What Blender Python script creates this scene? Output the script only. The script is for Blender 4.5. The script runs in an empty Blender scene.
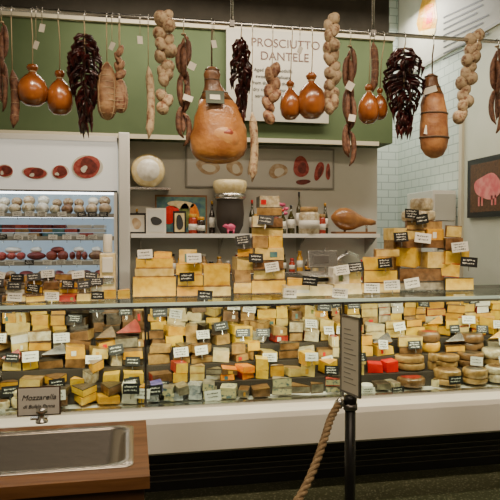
import bpy, math, random
from mathutils import Vector, Matrix, Euler
random.seed(31)
R=random.random
def rr(a,b): return a+(b-a)*random.random()

# ------------------------------------------------------------ camera
F=600.0
CAMZ=1.55
rot=Euler((math.radians(90-1.43),0,math.radians(-11)),'XYZ').to_matrix()
cam_d=bpy.data.cameras.new('camera'); cam=bpy.data.objects.new('camera',cam_d)
bpy.context.scene.collection.objects.link(cam)
cam.location=(0,0,CAMZ); cam.rotation_euler=(math.radians(90-1.43),0,math.radians(-11))
cam_d.sensor_width=36; cam_d.lens=36*F/500
bpy.context.scene.camera=cam
# measured photo position -> world point on the plane Y=const the object really stands on
def W(px,py,Y):
    d=rot@Vector(((px-250)/F,(250-py)/F,-1)); t=Y/d.y
    return Vector((d.x*t,Y,CAMZ+d.z*t))
def WZ(px,py,Z):
    d=rot@Vector(((px-250)/F,(250-py)/F,-1)); t=(Z-CAMZ)/d.z
    return Vector((d.x*t,d.y*t,Z))
def X(px,Y): return W(px,235,Y).x
def S(px,Y): return (W(px+1,235,Y)-W(px,235,Y)).x

# ------------------------------------------------------------ materials
MATS={}
def mat(name,c,rough=.5,metal=0,c2=None,ns=12,bump=0,emit=0,emitc=None,spec=.5,coat=0,detail=4,lo=.35,hi=.65,bs=None,trans=0):
    if name in MATS: return MATS[name]
    m=bpy.data.materials.new(name); m.use_nodes=True
    nt=m.node_tree; b=nt.nodes['Principled BSDF']
    b.inputs['Base Color'].default_value=(*c,1); b.inputs['Roughness'].default_value=rough
    b.inputs['Metallic'].default_value=metal
    b.inputs['Specular IOR Level'].default_value=spec
    b.inputs['Coat Weight'].default_value=coat
    b.inputs['Coat Roughness'].default_value=.12
    tc=nt.nodes.new('ShaderNodeTexCoord')
    if c2 is not None:
        n=nt.nodes.new('ShaderNodeTexNoise'); n.inputs['Scale'].default_value=ns; n.inputs['Detail'].default_value=detail
        nt.links.new(tc.outputs['Object'],n.inputs['Vector'])
        r=nt.nodes.new('ShaderNodeValToRGB'); r.color_ramp.elements[0].position=lo; r.color_ramp.elements[1].position=hi
        r.color_ramp.elements[0].color=(*c,1); r.color_ramp.elements[1].color=(*c2,1)
        nt.links.new(n.outputs['Fac'],r.inputs['Fac']); nt.links.new(r.outputs['Color'],b.inputs['Base Color'])
    if bump:
        n2=nt.nodes.new('ShaderNodeTexNoise'); n2.inputs['Scale'].default_value=bs or ns*3; n2.inputs['Detail'].default_value=4
        nt.links.new(tc.outputs['Object'],n2.inputs['Vector'])
        bp=nt.nodes.new('ShaderNodeBump'); bp.inputs['Strength'].default_value=bump; bp.inputs['Distance'].default_value=.01
        nt.links.new(n2.outputs['Fac'],bp.inputs['Height']); nt.links.new(bp.outputs['Normal'],b.inputs['Normal'])
    if emit:
        b.inputs['Emission Color'].default_value=(*(emitc or c),1); b.inputs['Emission Strength'].default_value=emit
    MATS[name]=m; return m
def dp(c,g=1.5,k=.84): return tuple(k*v**g for v in c)
def glass(name,tint=(.9,.97,.94),refl=.4):
    m=bpy.data.materials.new(name); m.use_nodes=True; nt=m.node_tree; nt.nodes.clear()
    o=nt.nodes.new('ShaderNodeOutputMaterial'); t=nt.nodes.new('ShaderNodeBsdfTransparent'); g=nt.nodes.new('ShaderNodeBsdfGlossy')
    fr=nt.nodes.new('ShaderNodeFresnel'); fr.inputs['IOR'].default_value=1.35; mu=nt.nodes.new('ShaderNodeMath'); mu.operation='MULTIPLY'; mu.inputs[1].default_value=refl
    mx=nt.nodes.new('ShaderNodeMixShader'); t.inputs['Color'].default_value=(*tint,1); g.inputs['Roughness'].default_value=.03
    nt.links.new(fr.outputs[0],mu.inputs[0]); nt.links.new(mu.outputs[0],mx.inputs[0]); nt.links.new(t.outputs[0],mx.inputs[1]); nt.links.new(g.outputs[0],mx.inputs[2]); nt.links.new(mx.outputs[0],o.inputs[0])
    MATS[name]=m; return m
def ch(name,c,c2,rough=.34,**k): return mat(name,dp(c,k.pop('g',1.5)),rough,c2=dp(c2,1.42,.9),ns=k.pop('ns',22),bump=k.pop('bump',.3),coat=k.pop('coat',.35),**k)
ch('ch_ivory',(.76,.58,.20),(.85,.70,.34)); ch('ch_cream',(.80,.67,.38),(.87,.77,.52))
ch('ch_yellow',(.84,.57,.06),(.90,.67,.14)); ch('ch_gold',(.74,.43,.04),(.83,.54,.09))
ch('ch_orange',(.92,.32,.01),(.95,.45,.02),ns=40); ch('ch_tan',(.44,.29,.12),(.60,.42,.20)); ch('ch_brown',(.24,.14,.06),(.36,.22,.11))
ch('ch_grey',(.28,.24,.18),(.46,.41,.32)); ch('ch_dark',(.09,.07,.05),(.20,.15,.10)); ch('ch_white',(.82,.78,.68),(.90,.87,.80))
ch('ch_blue',(.80,.73,.50),(.20,.30,.34),ns=45,lo=.5,hi=.62); ch('ch_red',(.80,.02,.015),(.88,.05,.03)); ch('ch_green',(.16,.22,.08),(.38,.40,.16))
ch('ch_purple',(.12,.12,.40),(.40,.34,.64)); ch('ch_foil',(.48,.52,.58),(.80,.82,.84),rough=.25,metal=.5,ns=50,bump=.6)
ch('ch_bloom',(.58,.47,.29),(.80,.73,.57),ns=35); ch('ch_wax',(.45,.05,.03),(.55,.10,.05))
mat('tag_white',(.70,.68,.61),.5); mat('card_white',(.92,.90,.82),.5); mat('tag_black',(.010,.010,.010),.4)
mat('steel',(.62,.61,.58),.25,1,bump=.03,bs=90); mat('steel_dark',(.20,.19,.18),.35,1)
mat('white_paint',(.80,.77,.70),.35,c2=(.83,.80,.74),ns=3); mat('black_metal',(.012,.012,.012),.35); mat('shelf_dark',(.045,.035,.028),.5)
mat('wall_green',(.060,.092,.034),.75,c2=(.070,.104,.040),ns=4,bump=.05)
mat('wall_white',(.56,.55,.48),.6,c2=(.60,.59,.52),ns=3)
mat('wall_right',(.50,.52,.42),.6,c2=(.54,.55,.46),ns=3)
mat('ceiling_m',(.035,.03,.02),.8,c2=(.05,.042,.03),ns=6)
mat('trim_cream',(.55,.50,.37),.6); mat('frame_grey',(.28,.27,.23),.5)
mat('string',(.42,.32,.19),.8); mat('twine_dark',(.10,.06,.035),.8)
glass('glass')
mat('glass_edge_glow',(.50,.65,.57),.1,emit=.15)  # bright edge line painted in as faint emission; the glass is no lamp
mat('paper',(.70,.66,.56),.6); mat('ink',(.03,.03,.03),.6); mat('ink_red',(.10,.045,.035),.6)
def tile_mat(name,c1,c2,scale,bw,rh,axis):
    m=bpy.data.materials.new(name); m.use_nodes=True; nt=m.node_tree; b=nt.nodes['Principled BSDF']
    tc=nt.nodes.new('ShaderNodeTexCoord'); sp=nt.nodes.new('ShaderNodeSeparateXYZ'); cb=nt.nodes.new('ShaderNodeCombineXYZ')
    nt.links.new(tc.outputs['Object'],sp.inputs[0]); nt.links.new(sp.outputs[axis],cb.inputs[0]); nt.links.new(sp.outputs['Z'],cb.inputs[1])
    br=nt.nodes.new('ShaderNodeTexBrick'); br.inputs['Scale'].default_value=1; br.inputs['Brick Width'].default_value=bw; br.inputs['Row Height'].default_value=rh
    br.inputs['Mortar Size'].default_value=.006; br.inputs['Color1'].default_value=(*c1,1); br.inputs['Color2'].default_value=(*c1,1); br.inputs['Mortar'].default_value=(*c2,1)
    nt.links.new(cb.outputs[0],br.inputs['Vector']); nt.links.new(br.outputs['Color'],b.inputs['Base Color']); b.inputs['Roughness'].default_value=.2
    MATS[name]=m
tile_mat('tile_x',(.58,.64,.58),(.34,.40,.36),1,.2,.1,'X'); tile_mat('tile_y',(.58,.64,.58),(.34,.40,.36),1,.2,.1,'Y')
def wood_mat(name,a,b_,axis_scale):
    m=bpy.data.materials.new(name); m.use_nodes=True; nt=m.node_tree; b=nt.nodes['Principled BSDF']
    tc=nt.nodes.new('ShaderNodeTexCoord'); mp=nt.nodes.new('ShaderNodeMapping'); mp.inputs['Scale'].default_value=axis_scale
    n=nt.nodes.new('ShaderNodeTexNoise'); n.inputs['Scale'].default_value=4; n.inputs['Detail'].default_value=8; n.inputs['Distortion'].default_value=.6
    r=nt.nodes.new('ShaderNodeValToRGB'); r.color_ramp.elements[0].color=(*a,1); r.color_ramp.elements[1].color=(*b_,1); r.color_ramp.elements[0].position=.3; r.color_ramp.elements[1].position=.7
    nt.links.new(tc.outputs['Object'],mp.inputs[0]); nt.links.new(mp.outputs[0],n.inputs['Vector']); nt.links.new(n.outputs['Fac'],r.inputs[0]); nt.links.new(r.outputs[0],b.inputs['Base Color']); b.inputs['Roughness'].default_value=.45
    MATS[name]=m
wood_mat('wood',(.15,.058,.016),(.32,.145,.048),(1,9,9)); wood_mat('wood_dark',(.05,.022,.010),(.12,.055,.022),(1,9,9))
m=bpy.data.materials.new('terrazzo'); m.use_nodes=True; nt=m.node_tree; b=nt.nodes['Principled BSDF']
tc=nt.nodes.new('ShaderNodeTexCoord'); v=nt.nodes.new('ShaderNodeTexVoronoi'); v.inputs['Scale'].default_value=55
r=nt.nodes.new('ShaderNodeValToRGB'); r.color_ramp.elements[0].color=(.22,.22,.15,1); r.color_ramp.elements[1].color=(.06,.065,.035,1); r.color_ramp.elements[0].position=.15; r.color_ramp.elements[1].position=.4
nt.links.new(tc.outputs['Object'],v.inputs['Vector']); nt.links.new(v.outputs['Distance'],r.inputs[0]); nt.links.new(r.outputs[0],b.inputs['Base Color']); b.inputs['Roughness'].default_value=.3; MATS['terrazzo']=m

# ------------------------------------------------------------ mesh builder
class MB:
    def __init__(s,name): s.name=name; s.v=[]; s.f=[]; s.m=[]; s.sm=[]; s.mats=[]
    def mi(s,n):
        if n not in s.mats: s.mats.append(n)
        return s.mats.index(n)
    def add(s,vs,fs,mats,smooth=False,M=None):
        o=len(s.v)
        for p in vs:
            p=Vector(p); s.v.append(M@p if M else p)
        for i,f in enumerate(fs):
            s.f.append([o+k for k in f]); s.m.append(s.mi(mats if isinstance(mats,str) else mats[i])); s.sm.append(smooth)
    def box(s,lo,hi,m,M=None,top=None):
        x0,y0,z0=lo;x1,y1,z1=hi
        vs=[(x0,y0,z0),(x1,y0,z0),(x1,y1,z0),(x0,y1,z0),(x0,y0,z1),(x1,y0,z1),(x1,y1,z1),(x0,y1,z1)]
        fs=[(0,3,2,1),(4,5,6,7),(0,1,5,4),(1,2,6,5),(2,3,7,6),(3,0,4,7)]
        ms=[m]*6
        if top: ms[1]=top; ms[0]=top
        s.add(vs,fs,ms,False,M)
    def cbox(s,c,sz,m,rz=0,rx=0,ry=0,top=None):
        M=Matrix.Translation(c)@Euler((rx,ry,rz)).to_matrix().to_4x4()
        h=[k/2 for k in sz]; s.box((-h[0],-h[1],-h[2]),h,m,M,top)
    def loft(s,rings,m,smooth=True,cap=True):
        n=len(rings[0]); vs=[p for r in rings for p in r]; fs=[]
        for i in range(len(rings)-1):
            for j in range(n):
                k=(j+1)%n; fs.append((i*n+j,i*n+k,(i+1)*n+k,(i+1)*n+j))
        if cap: fs.append(tuple(reversed(range(n)))); fs.append(tuple((len(rings)-1)*n+j for j in range(n)))
        s.add(vs,fs,m,smooth)
    def lathe(s,prof,c,m,seg=20,sx=1,sy=1,M=None,smooth=True,wob=0):
        c=Vector(c); ph=R()*6
        rings=[]
        for r,z in prof:
            ring=[]
            for j in range(seg):
                a=2*math.pi*j/seg; w=1+wob*math.sin(3*a+ph+z*20)
                p=Vector((r*w*math.cos(a)*sx,r*w*math.sin(a)*sy,z))
                if M: p=M@p
                ring.append(p+c)
            rings.append(ring)
        s.loft(rings,m,smooth)
    def ell(s,c,rad,m,M=None,seg=14,n=9,wob=0):
        prof=[(math.sin(math.pi*i/n) if 0<i<n else .02,-math.cos(math.pi*i/n)*rad[2]) for i in range(n+1)]
        s.lathe([(p[0]*rad[0],p[1]) for p in prof],c,m,seg,1,rad[1]/rad[0],M,wob=wob)
    def tube(s,path,r,m,seg=6,smooth=True):
        path=[Vector(p) for p in path]; rings=[]
        for i,p in enumerate(path):
            t=(path[min(i+1,len(path)-1)]-path[max(i-1,0)]).normalized()
            up=Vector((0,0,1)) if abs(t.z)<.9 else Vector((0,1,0))
            a=t.cross(up).normalized(); b=t.cross(a).normalized(); q=r[i] if isinstance(r,(list,tuple)) else r
            rings.append([p+a*q*math.cos(2*math.pi*j/seg)+b*q*math.sin(2*math.pi*j/seg) for j in range(seg)])
        s.loft(rings,m,smooth)
    def pie(s,apex,r,a0,a1,h,paste,rind,rh=.006,seg=10,tilt=None):
        M=Matrix.Translation(apex)
        if tilt: M=M@Euler(tilt).to_matrix().to_4x4()
        full=abs(a1-a0)>6.2
        def slab(z0,z1,mt,rr_):
            pts=[(rr_*math.cos(a0+(a1-a0)*i/seg),rr_*math.sin(a0+(a1-a0)*i/seg)) for i in range(seg+1)]
            if not full: pts=[(0,0)]+pts
            else: pts=pts[:-1]
            n=len(pts); vs=[(x,y,z0) for x,y in pts]+[(x,y,z1) for x,y in pts]
            fs=[tuple(reversed(range(n))),tuple(range(n,2*n))]; ms=[mt,mt]
            for i in range(n):
                k=(i+1)%n; fs.append((i,k,n+k,n+i)); ms.append(mt if (not full and (i==0 or i==n-1)) else rind)
            s.add(vs,fs,ms,False,M)
        slab(0,rh,rind,r); slab(rh,h-rh,paste,r*.995); slab(h-rh,h,rind,r)
    def blob(s,c,w,h,m,n=22,irr=.12,th=.004,ang=0):
        ph=R()*6; pts=[]
        for i in range(n):
            a=2*math.pi*i/n; k=1+irr*math.sin(2*a+ph)+irr*.5*math.sin(3*a+ph*2)
            x=w/2*k*math.cos(a); z=h/2*k*math.sin(a)
            pts.append((x*math.cos(ang)-z*math.sin(ang),x*math.sin(ang)+z*math.cos(ang)))
        c=Vector(c); vs=[c+Vector((x,-th,z)) for x,z in pts]+[c+Vector((x,0,z)) for x,z in pts]
        fs=[tuple(range(n))]+[(i,n+i,n+(i+1)%n,(i+1)%n) for i in range(n)]
        s.add(vs,fs,m)
    def done(s,parent=None,bevel=0,loc=None):
        if not s.v: return None
        lo=Vector([min(p[i] for p in s.v) for i in range(3)]); hi=Vector([max(p[i] for p in s.v) for i in range(3)])
        c=loc or (lo+hi)/2
        me=bpy.data.meshes.new(s.name); me.from_pydata([p-c for p in s.v],[],s.f)
        for n in s.mats: me.materials.append(MATS[n])
        me.polygons.foreach_set('material_index',s.m); me.polygons.foreach_set('use_smooth',s.sm); me.update()
        ob=bpy.data.objects.new(s.name,me); ob.location=c; bpy.context.scene.collection.objects.link(ob)
        if bevel:
            md=ob.modifiers.new('bevel','BEVEL'); md.width=bevel; md.segments=2; md.limit_method='ANGLE'; md.angle_limit=math.radians(40)
        if parent: ob.parent=parent; ob.location=c-parent.location
        return ob
def text(body,loc,size,m,name,rz=0,parent=None,rx=90,align='CENTER',shear=0):
    cu=bpy.data.curves.new(name,'FONT'); cu.body=body; cu.size=size; cu.align_x=align; cu.extrude=.0008; cu.shear=shear
    ob=bpy.data.objects.new(name,cu); bpy.context.scene.collection.objects.link(ob)
    ob.rotation_euler=(math.radians(rx),0,rz); cu.materials.append(MATS[m])
    ob.location=Vector(loc)-(parent.location if parent else Vector())
    if parent: ob.parent=parent
    return ob

# ------------------------------------------------------------ room
YB=5.9; YR=7.5; XR=X(462,5.9); YS=5.55; XL=-2.3; ZC=4.9
def simple(name,lo,hi,m,bevel=0,top=None):
    b=MB(name); b.box(lo,hi,m,top=top); return b.done(bevel=bevel)
simple('floor',(XL,-1.5,-.05),(XR+.1,YR+.1,0),'terrazzo')
simple('ceiling',(XL,-1.5,ZC),(XR+.1,YR+.1,ZC+.05),'ceiling_m')
xw=X(377,YB)
simple('wall_back',(XL,YB,0),(xw,YB+.1,ZC),'wall_white')
simple('wall_recess',(xw,YR,0),(XR+.1,YR+.1,ZC),'tile_x')
simple('wall_recess_side',(xw-.1,YB+.1,0),(xw,YR,ZC),'tile_y')
simple('wall_right_tiled',(XR,YB,0),(XR+.1,YR,ZC),'tile_y')
simple('wall_right',(XR,-1.5,0),(XR+.1,YB,ZC),'wall_right')
simple('wall_left',(XL-.1,-1.5,0),(XL,YR,ZC),'wall_white')
zs=W(60,133,YS).z; zt=W(60,20,YS).z
b=MB('wall_soffit'); b.box((XL,YS,zs),(X(392,YS),YB,zt),'wall_green'); b.box((XL,YS+.1,zt),(X(392,YS),YB,ZC),'ceiling_m'); b.done()
b=MB('trim_soffit'); b.box((XL,YS-.04,zt),(X(392,YS),YS,zt+.05),'trim_cream'); b.box((XL,YS-.015,zs-.03),(X(378,YS),YS,zs+.01),'trim_cream'); b.done()
b=MB('trim_recess'); b.box((XR-.03,YB-.03,0),(XR,YB+.03,2.9),'trim_cream'); b.done()
b=MB('pillar'); b.box((X(119,5.4),5.4,0),(X(130,5.4),YB,zs),'white_paint'); b.done(bevel=.008)

# ------------------------------------------------------------ counter display case
YC=3.53; zT=W(250,301,YC).z; zL=W(250,404,YC).z; zB=W(250,443,YC).z
XA=-1.6; XB=XR-.02; YD=4.3
b=MB('deli_display_case')
b.box((XA,YC+.10,0),(XB,YD,zB),'black_metal')
for k in range(4): b.box((XA,YC+.09,.06+k*.035),(XB,YC+.10,.066+k*.035),'steel_dark')
prof=[(YC-.10,zB),(YC-.13,zB+.02),(YC-.13,zL-.05),(YC-.12,zL-.02),(YC-.09,zL-.005),(YC-.04,zL),(YD,zL),(YD,zB)]
b.loft([[Vector((x,y,z)) for y,z in prof] for x in (XA,XB)],'white_paint',smooth=False)
b.box((XA,YC-.02,zL),(XB,YC+.03,zL+.02),'steel')
b.box((XA,YD-.02,zL),(XB,YD,zT),'shelf_dark')
b.box((XA,YC-.02,zT-.012),(XB,YD+.05,zT),'glass')
b.box((XA,YC-.034,zT-.014),(XB,YC-.02,zT+.004),'glass_edge_glow')
b.box((XA,YC-.01,zT-.032),(XB,YC+.02,zT-.014),'steel')
b.box((XA,YC-.005,zL+.02),(XB,YC,zT-.03),'glass')
for px in (-60,145,343,540):
    x=X(px,YC); b.box((x-.006,YC-.012,zL),(x+.006,YC+.01,zT-.02),'steel_dark'); b.box((x-.008,YC+.02,zL),(x+.008,YD-.03,zL+.05),'steel')
TY=[3.60,3.73,3.86,3.99,4.11]; TZ=[zL+.02,zL+.10,zL+.19,zL+.28,zL+.37]
for i in range(1,5):
    b.box((XA+.02,TY[i]-.01,zL),(XB-.02,YD-.02,TZ[i]-.004),'shelf_dark')
case=b.done()

# ------------------------------------------------------------ price tags
def scribble(tb,M,w,h,ink):
    n=random.choice((2,3))
    for i in range(n):
        z=h*(.28-.27*i) if n==3 else h*(.18-.34*i)
        x=-w*rr(.3,.42); last=z
        while x<w*.30:
            l=rr(.02,.07)*w; l=min(l,w*.4-x)
            hh=h*rr(.05,.16); zz=z+h*rr(-.03,.03)
            tb.box((x,-.0022,zz-hh/2),(x+l,-.0012,zz+hh/2),ink,M); x+=l+w*rr(.012,.05)
def tag(tb,c,w=.105,h=.062,black=None,tilt=-.25,rz=None):
    if black is None: black=R()<.5
    M=Matrix.Translation(c)@Euler((tilt+rr(-.1,.1),rr(-.14,.14),rr(-.3,.3) if rz is None else rz)).to_matrix().to_4x4()
    base,ink=('tag_black','tag_white') if black else ('tag_white','tag_black')
    tb.box((-w/2,-.0012,-h/2),(w/2,.0012,h/2),base,M); scribble(tb,M,w,h,ink)
    tb.box((-.002,.001,-h*.5-.03),(.002,.003,-h*.3),'steel',M)

# ------------------------------------------------------------ cheeses
PAL={'mix':['ch_ivory','ch_cream','ch_yellow','ch_tan','ch_bloom','ch_gold','ch_grey','ch_yellow','ch_brown','ch_ivory','ch_gold','ch_white','ch_tan','ch_yellow','ch_brown'],
 'white':['ch_white','ch_cream','ch_bloom','ch_white','ch_ivory','ch_grey'],
 'yellow':['ch_yellow','ch_yellow','ch_ivory','ch_yellow','ch_gold','ch_gold'],
 'brown':['ch_tan','ch_brown','ch_grey','ch_ivory','ch_gold','ch_yellow','ch_brown','ch_dark'],
 'foil':['ch_foil','ch_blue','ch_grey','ch_foil','ch_purple'],
 'blue':['ch_blue','ch_blue','ch_foil','ch_cream','ch_grey','ch_tan'],
 'orange':['ch_orange'],'red':['ch_red'],'wheels':['ch_bloom','ch_tan','ch_tan','ch_cream','ch_grey','ch_brown'],'beige':['ch_ivory','ch_cream','ch_tan','ch_ivory','ch_yellow','ch_tan','ch_brown','ch_gold']}
RIND={'ch_ivory':'ch_tan','ch_cream':'ch_bloom','ch_yellow':'ch_gold','ch_gold':'ch_brown','ch_tan':'ch_brown','ch_brown':'ch_dark','ch_bloom':'ch_grey','ch_white':'ch_bloom','ch_blue':'ch_grey','ch_grey':'ch_dark','ch_green':'ch_dark'}
def cheese(mb,kind,xc,y,z,w,h,d,m,label=True,calm=False):
    rind=RIND.get(m,m)
    q=R()
    if q<.26: rind=random.choice(['ch_brown','ch_dark','ch_brown'])
    elif q<.33: rind='ch_wax'
    if kind=='block':
        a=rr(-.12,.12) if calm else rr(-.32,.32); ry=0 if calm else rr(-.1,.1)
        ww=w*(1 if calm else .92)
        M=Matrix.Translation((xc,y+d/2,z+h/2))@Euler((0,ry,a)).to_matrix().to_4x4()
        k=0 if calm else rr(-.22,.22); X2=ww/2; Y2=d/2; Z2=h/2; j=lambda q:q*rr(.93,1)
        vs=[(-X2,-Y2,-Z2),(X2,-Y2,-Z2),(j(X2),Y2,-Z2),(-j(X2),Y2,-Z2),(-j(X2),-Y2,Z2*(1+k)),(j(X2),-Y2,Z2*(1-k)),(j(X2),Y2,Z2*(1-k)),(-j(X2),Y2,Z2*(1+k))]
        tp=rind if R()<.6 else m; sd=R()
        mb.add(vs,[(0,3,2,1),(4,5,6,7),(0,1,5,4),(1,2,6,5),(2,3,7,6),(3,0,4,7)],[tp,tp,m if R()<.85 else rind,rind if sd<.5 else m,rind,rind if sd>.5 else m],False,M)
        if label and R()<.4:
            lw=ww*rr(.15,.3); lh=h*rr(.2,.38); ox=rr(-.3,.3)*ww
            mb.box((ox-lw/2,-d/2-.0015,-lh),(ox+lw/2,-d/2,lh*.6),random.choice(['paper','ch_red','ch_red','ch_green','ch_gold','paper','art_blue']),M)
    elif kind=='wedgef':
        r=w*1.0; a=rr(.5,.8); tl=(rr(0,.12),rr(-.06,.06),rr(-.1,.1))
        if R()<.5: mb.pie((xc-w/2,y+.01,z),r,-.03,a,h,m,rind,tilt=tl)
        else: mb.pie((xc+w/2,y+.01,z),r,math.pi-a,math.pi+.03,h,m,rind,tilt=tl)
    elif kind=='point':
        r=d; a=min(.9,w/d*.55); mb.pie((xc,y,z),r,math.pi/2-a,math.pi/2+a,h,m,rind,tilt=(.1,0,rr(-.3,.3)))
    elif kind=='slab':
        r=w*1.05; a=rr(.45,.7); c0=(xc-w/2,y+d*.45,z+.006)
        mb.pie(c0,r,0,a,h*.8,m,rind,tilt=(math.radians(62),0,rr(-.12,.12)))
    elif kind=='half':
        mb.pie((xc,y+.005,z),w/2,0,math.pi,h,m,rind,seg=14,tilt=(0,0,rr(-.08,.08)))
    elif kind=='wheel':
        rr_=w/2; c=(xc,y+rr_,z)
        mb.lathe([(rr_*.86,0),(rr_*.97,h*.15),(rr_*1.0,h*.5),(rr_*.97,h*.85),(rr_*.86,h),(.005,h*1.0)],c,m,20,smooth=True,wob=.02)
        mb.lathe([(rr_*.7,h),(rr_*.7,h+.0015),(.003,h+.002)],c,rind if m!='ch_white' else 'paper',16)
mat('art_blue',(.03,.10,.16),.5,c2=(.12,.25,.18),ns=15)
def zone(mb,tb,px0,px1,Y,z,kinds,pal,h,n=1,wr=(.085,.16),d=.12,tagp=.55,black=None,tagup=.0):
    x=X(px0,Y); x1=X(px1,Y)
    while x<x1-.04:
        w=min(rr(*wr),x1-x); zz=z; k=random.choice(kinds); m=random.choice(PAL[pal])
        nn=n if isinstance(n,int) else random.choice(n)
        for i in range(nn):
            hh=h*rr(.75,1.35)
            if R()<.35: m=random.choice(PAL[pal])
            kk=k if R()<.7 else random.choice(kinds)
            if kk=='slab' and i<nn-1: kk='block'
            cheese(mb,kk,x+w/2+rr(-.008,.008),Y+rr(0,.02),zz,w*.98*rr(.88,1),hh,d,m); zz+=hh
        if R()<tagp:
            tag(tb,(x+w/2+rr(-.02,.02),Y-.016+rr(-.01,.0),zz+rr(-.065,-.01)+tagup),rr(.078,.1),rr(.05,.062),black)
        x+=w
cc=MB('cheese_assortment'); tg=MB('price_tags')
B=['block','wedgef','slab','half','point','block','block']
z=TZ[0]
zone(cc,tg,-70,40,TY[0],z,['wheel','wheel','block'],'white',.045,(1,2),tagp=.6)
zone(cc,tg,40,145,TY[0],z,B,'mix',.05,(1,2),tagp=.6)
zone(cc,tg,148,222,TY[0],z,['block'],'foil',.045,2,(.07,.12),tagp=.3)
zone(cc,tg,222,252,TY[0],z,['block'],'foil',.05,(1,2),(.08,.12),tagp=.2)
zone(cc,tg,252,342,TY[0],z,['block','wedgef'],'blue',.05,(1,2),tagp=.35)
zone(cc,tg,348,402,TY[0],z,['block','wheel'],'white',.04,1,(.08,.12),tagp=.3)
zone(cc,tg,402,442,TY[0],z,['wheel'],'wheels',.06,1,(.2,.22),tagp=0)
zone(cc,tg,442,530,TY[0],z,['wheel'],'wheels',.048,2,(.17,.2),tagp=.3)
z=TZ[1]
zone(cc,tg,-70,145,TY[1],z,B,'mix',.055,(1,2))
zone(cc,tg,148,190,TY[1],z,B,'brown',.05,(1,2)); zone(cc,tg,190,222,TY[1],z,['wedgef'],'white',.045,2)
zone(cc,tg,222,258,TY[1],z,['block'],'orange',.045,2,(.1,.12),tagp=.5,black=False)
zone(cc,tg,258,342,TY[1],z,B,'mix',.06,(1,2)); zone(cc,tg,348,372,TY[1],z,['block'],'beige',.05,2)
zone(cc,tg,372,403,TY[1],z,['block'],'red',.055,1,(.09,.11),tagp=0)
zone(cc,tg,403,442,TY[1],z,['wheel'],'wheels',.052,(2,),(.2,.22),tagp=.5); zone(cc,tg,442,530,TY[1],z,['wheel'],'wheels',.052,2,(.17,.2),tagp=.5)
z=TZ[2]
zone(cc,tg,-70,145,TY[2],z,B+['wheel'],'mix',.055,(2,)); zone(cc,tg,148,260,TY[2],z,B,'beige',.055,(1,2,2))
zone(cc,tg,260,342,TY[2],z,B,'mix',.06,(1,2)); zone(cc,tg,348,400,TY[2],z,['half','wedgef','slab'],'yellow',.06,(2,)); zone(cc,tg,400,530,TY[2],z,['wheel','half','slab'],'brown',.055,(2,),(.14,.2))
z=TZ[3]
zone(cc,tg,-70,145,TY[3],z,B,'mix',.055,(2,)); zone(cc,tg,148,230,TY[3],z,B,'brown',.06,(2,)); zone(cc,tg,230,342,TY[3],z,B,'mix',.06,(2,))
zone(cc,tg,348,430,TY[3],z,['wedgef','half','block','slab'],'beige',.06,(2,)); zone(cc,tg,430,530,TY[3],z,['wedgef','point','half','slab'],'yellow',.055,(2,))
z=TZ[4]
zone(cc,tg,-70,145,TY[4],z,B,'brown',.06,(3,),black=True); zone(cc,tg,148,342,TY[4],z,B,'beige',.06,(3,)); zone(cc,tg,348,530,TY[4],z,['block','half','wedgef'],'mix',.057,(3,))
lim=zT-.045
for L_ in (cc.v,tg.v):
    for v_ in L_:
        if v_.z>lim: v_.z=lim+(v_.z-lim)*.02
cc.done(bevel=.003)

# cheeses standing on the glass top
ct=MB('cheese_stacks'); zt0=zT
def st(px0,px1,py1,py0,Y,m,kind='block',d=.14):
    a=W(px0,py1,Y); bb=W(px1,py0,Y); z0=max(min(a.z,bb.z),zt0+.0005); z1=W((px0+px1)/2,py0,Y).z
    cheese(ct,kind,(a.x+bb.x)/2,Y,z0,(bb.x-a.x),max(z1-z0,.01),d,m,calm=True)
Y=3.85
st(133,176,297,277,Y,'ch_yellow','half'); st(135,174,277,268,Y,'ch_ivory','half'); st(136,173,268,258,Y,'ch_yellow','half')
st(177,204,297,286,Y,'ch_gold','half'); st(178,203,286,275,Y,'ch_yellow','half'); st(176,202,275,264,Y,'ch_yellow','wedgef')
st(204,231,297,286,Y-.05,'ch_ivory','half'); st(204,230,286,264,Y,'ch_yellow','half')
st(154,172,258,252,3.9,'ch_yellow','wedgef'); st(180,198,264,250,3.95,'ch_ivory','block')
Y=3.95
tower=[(234,252,294,282,'ch_yellow','wedgef'),(235,251,282,270,'ch_tan','block'),(236,252,270,257,'ch_ivory','block'),(238,253,257,248,'ch_gold','wedgef'),
(252,286,294,280,'ch_yellow','half'),(254,285,280,270,'ch_ivory','wedgef'),(253,284,270,260,'ch_brown','half'),(255,284,260,248,'ch_ivory','block'),(254,269,248,237,'ch_tan','block'),(269,283,248,236,'ch_yellow','wedgef'),(252,283,237,227,'ch_ivory','half'),(254,268,227,216,'ch_cream','block'),(268,284,227,218,'ch_brown','block'),(257,282,216,207,'ch_tan','wedgef'),(260,280,207,196,'ch_bloom','block')]
for a,b2,c,d2,m,k in tower: st(a,b2,c,d2,Y+rr(-.02,.02),m,k)
st(286,334,297,286,3.75,'ch_cream','block'); st(288,310,287,279,3.8,'ch_yellow','wedgef')
st(334,362,297,284,3.8,'ch_cream'); st(334,350,284,268,3.85,'ch_white'); st(350,362,284,272,3.85,'ch_ivory')
st(362,400,297,283,3.85,'ch_ivory','half'); st(364,398,283,270,3.85,'ch_yellow','half'); st(363,390,270,257,3.85,'ch_yellow','wedgef'); st(376,400,257,249,3.9,'ch_ivory','wedgef')
Y=3.95
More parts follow.
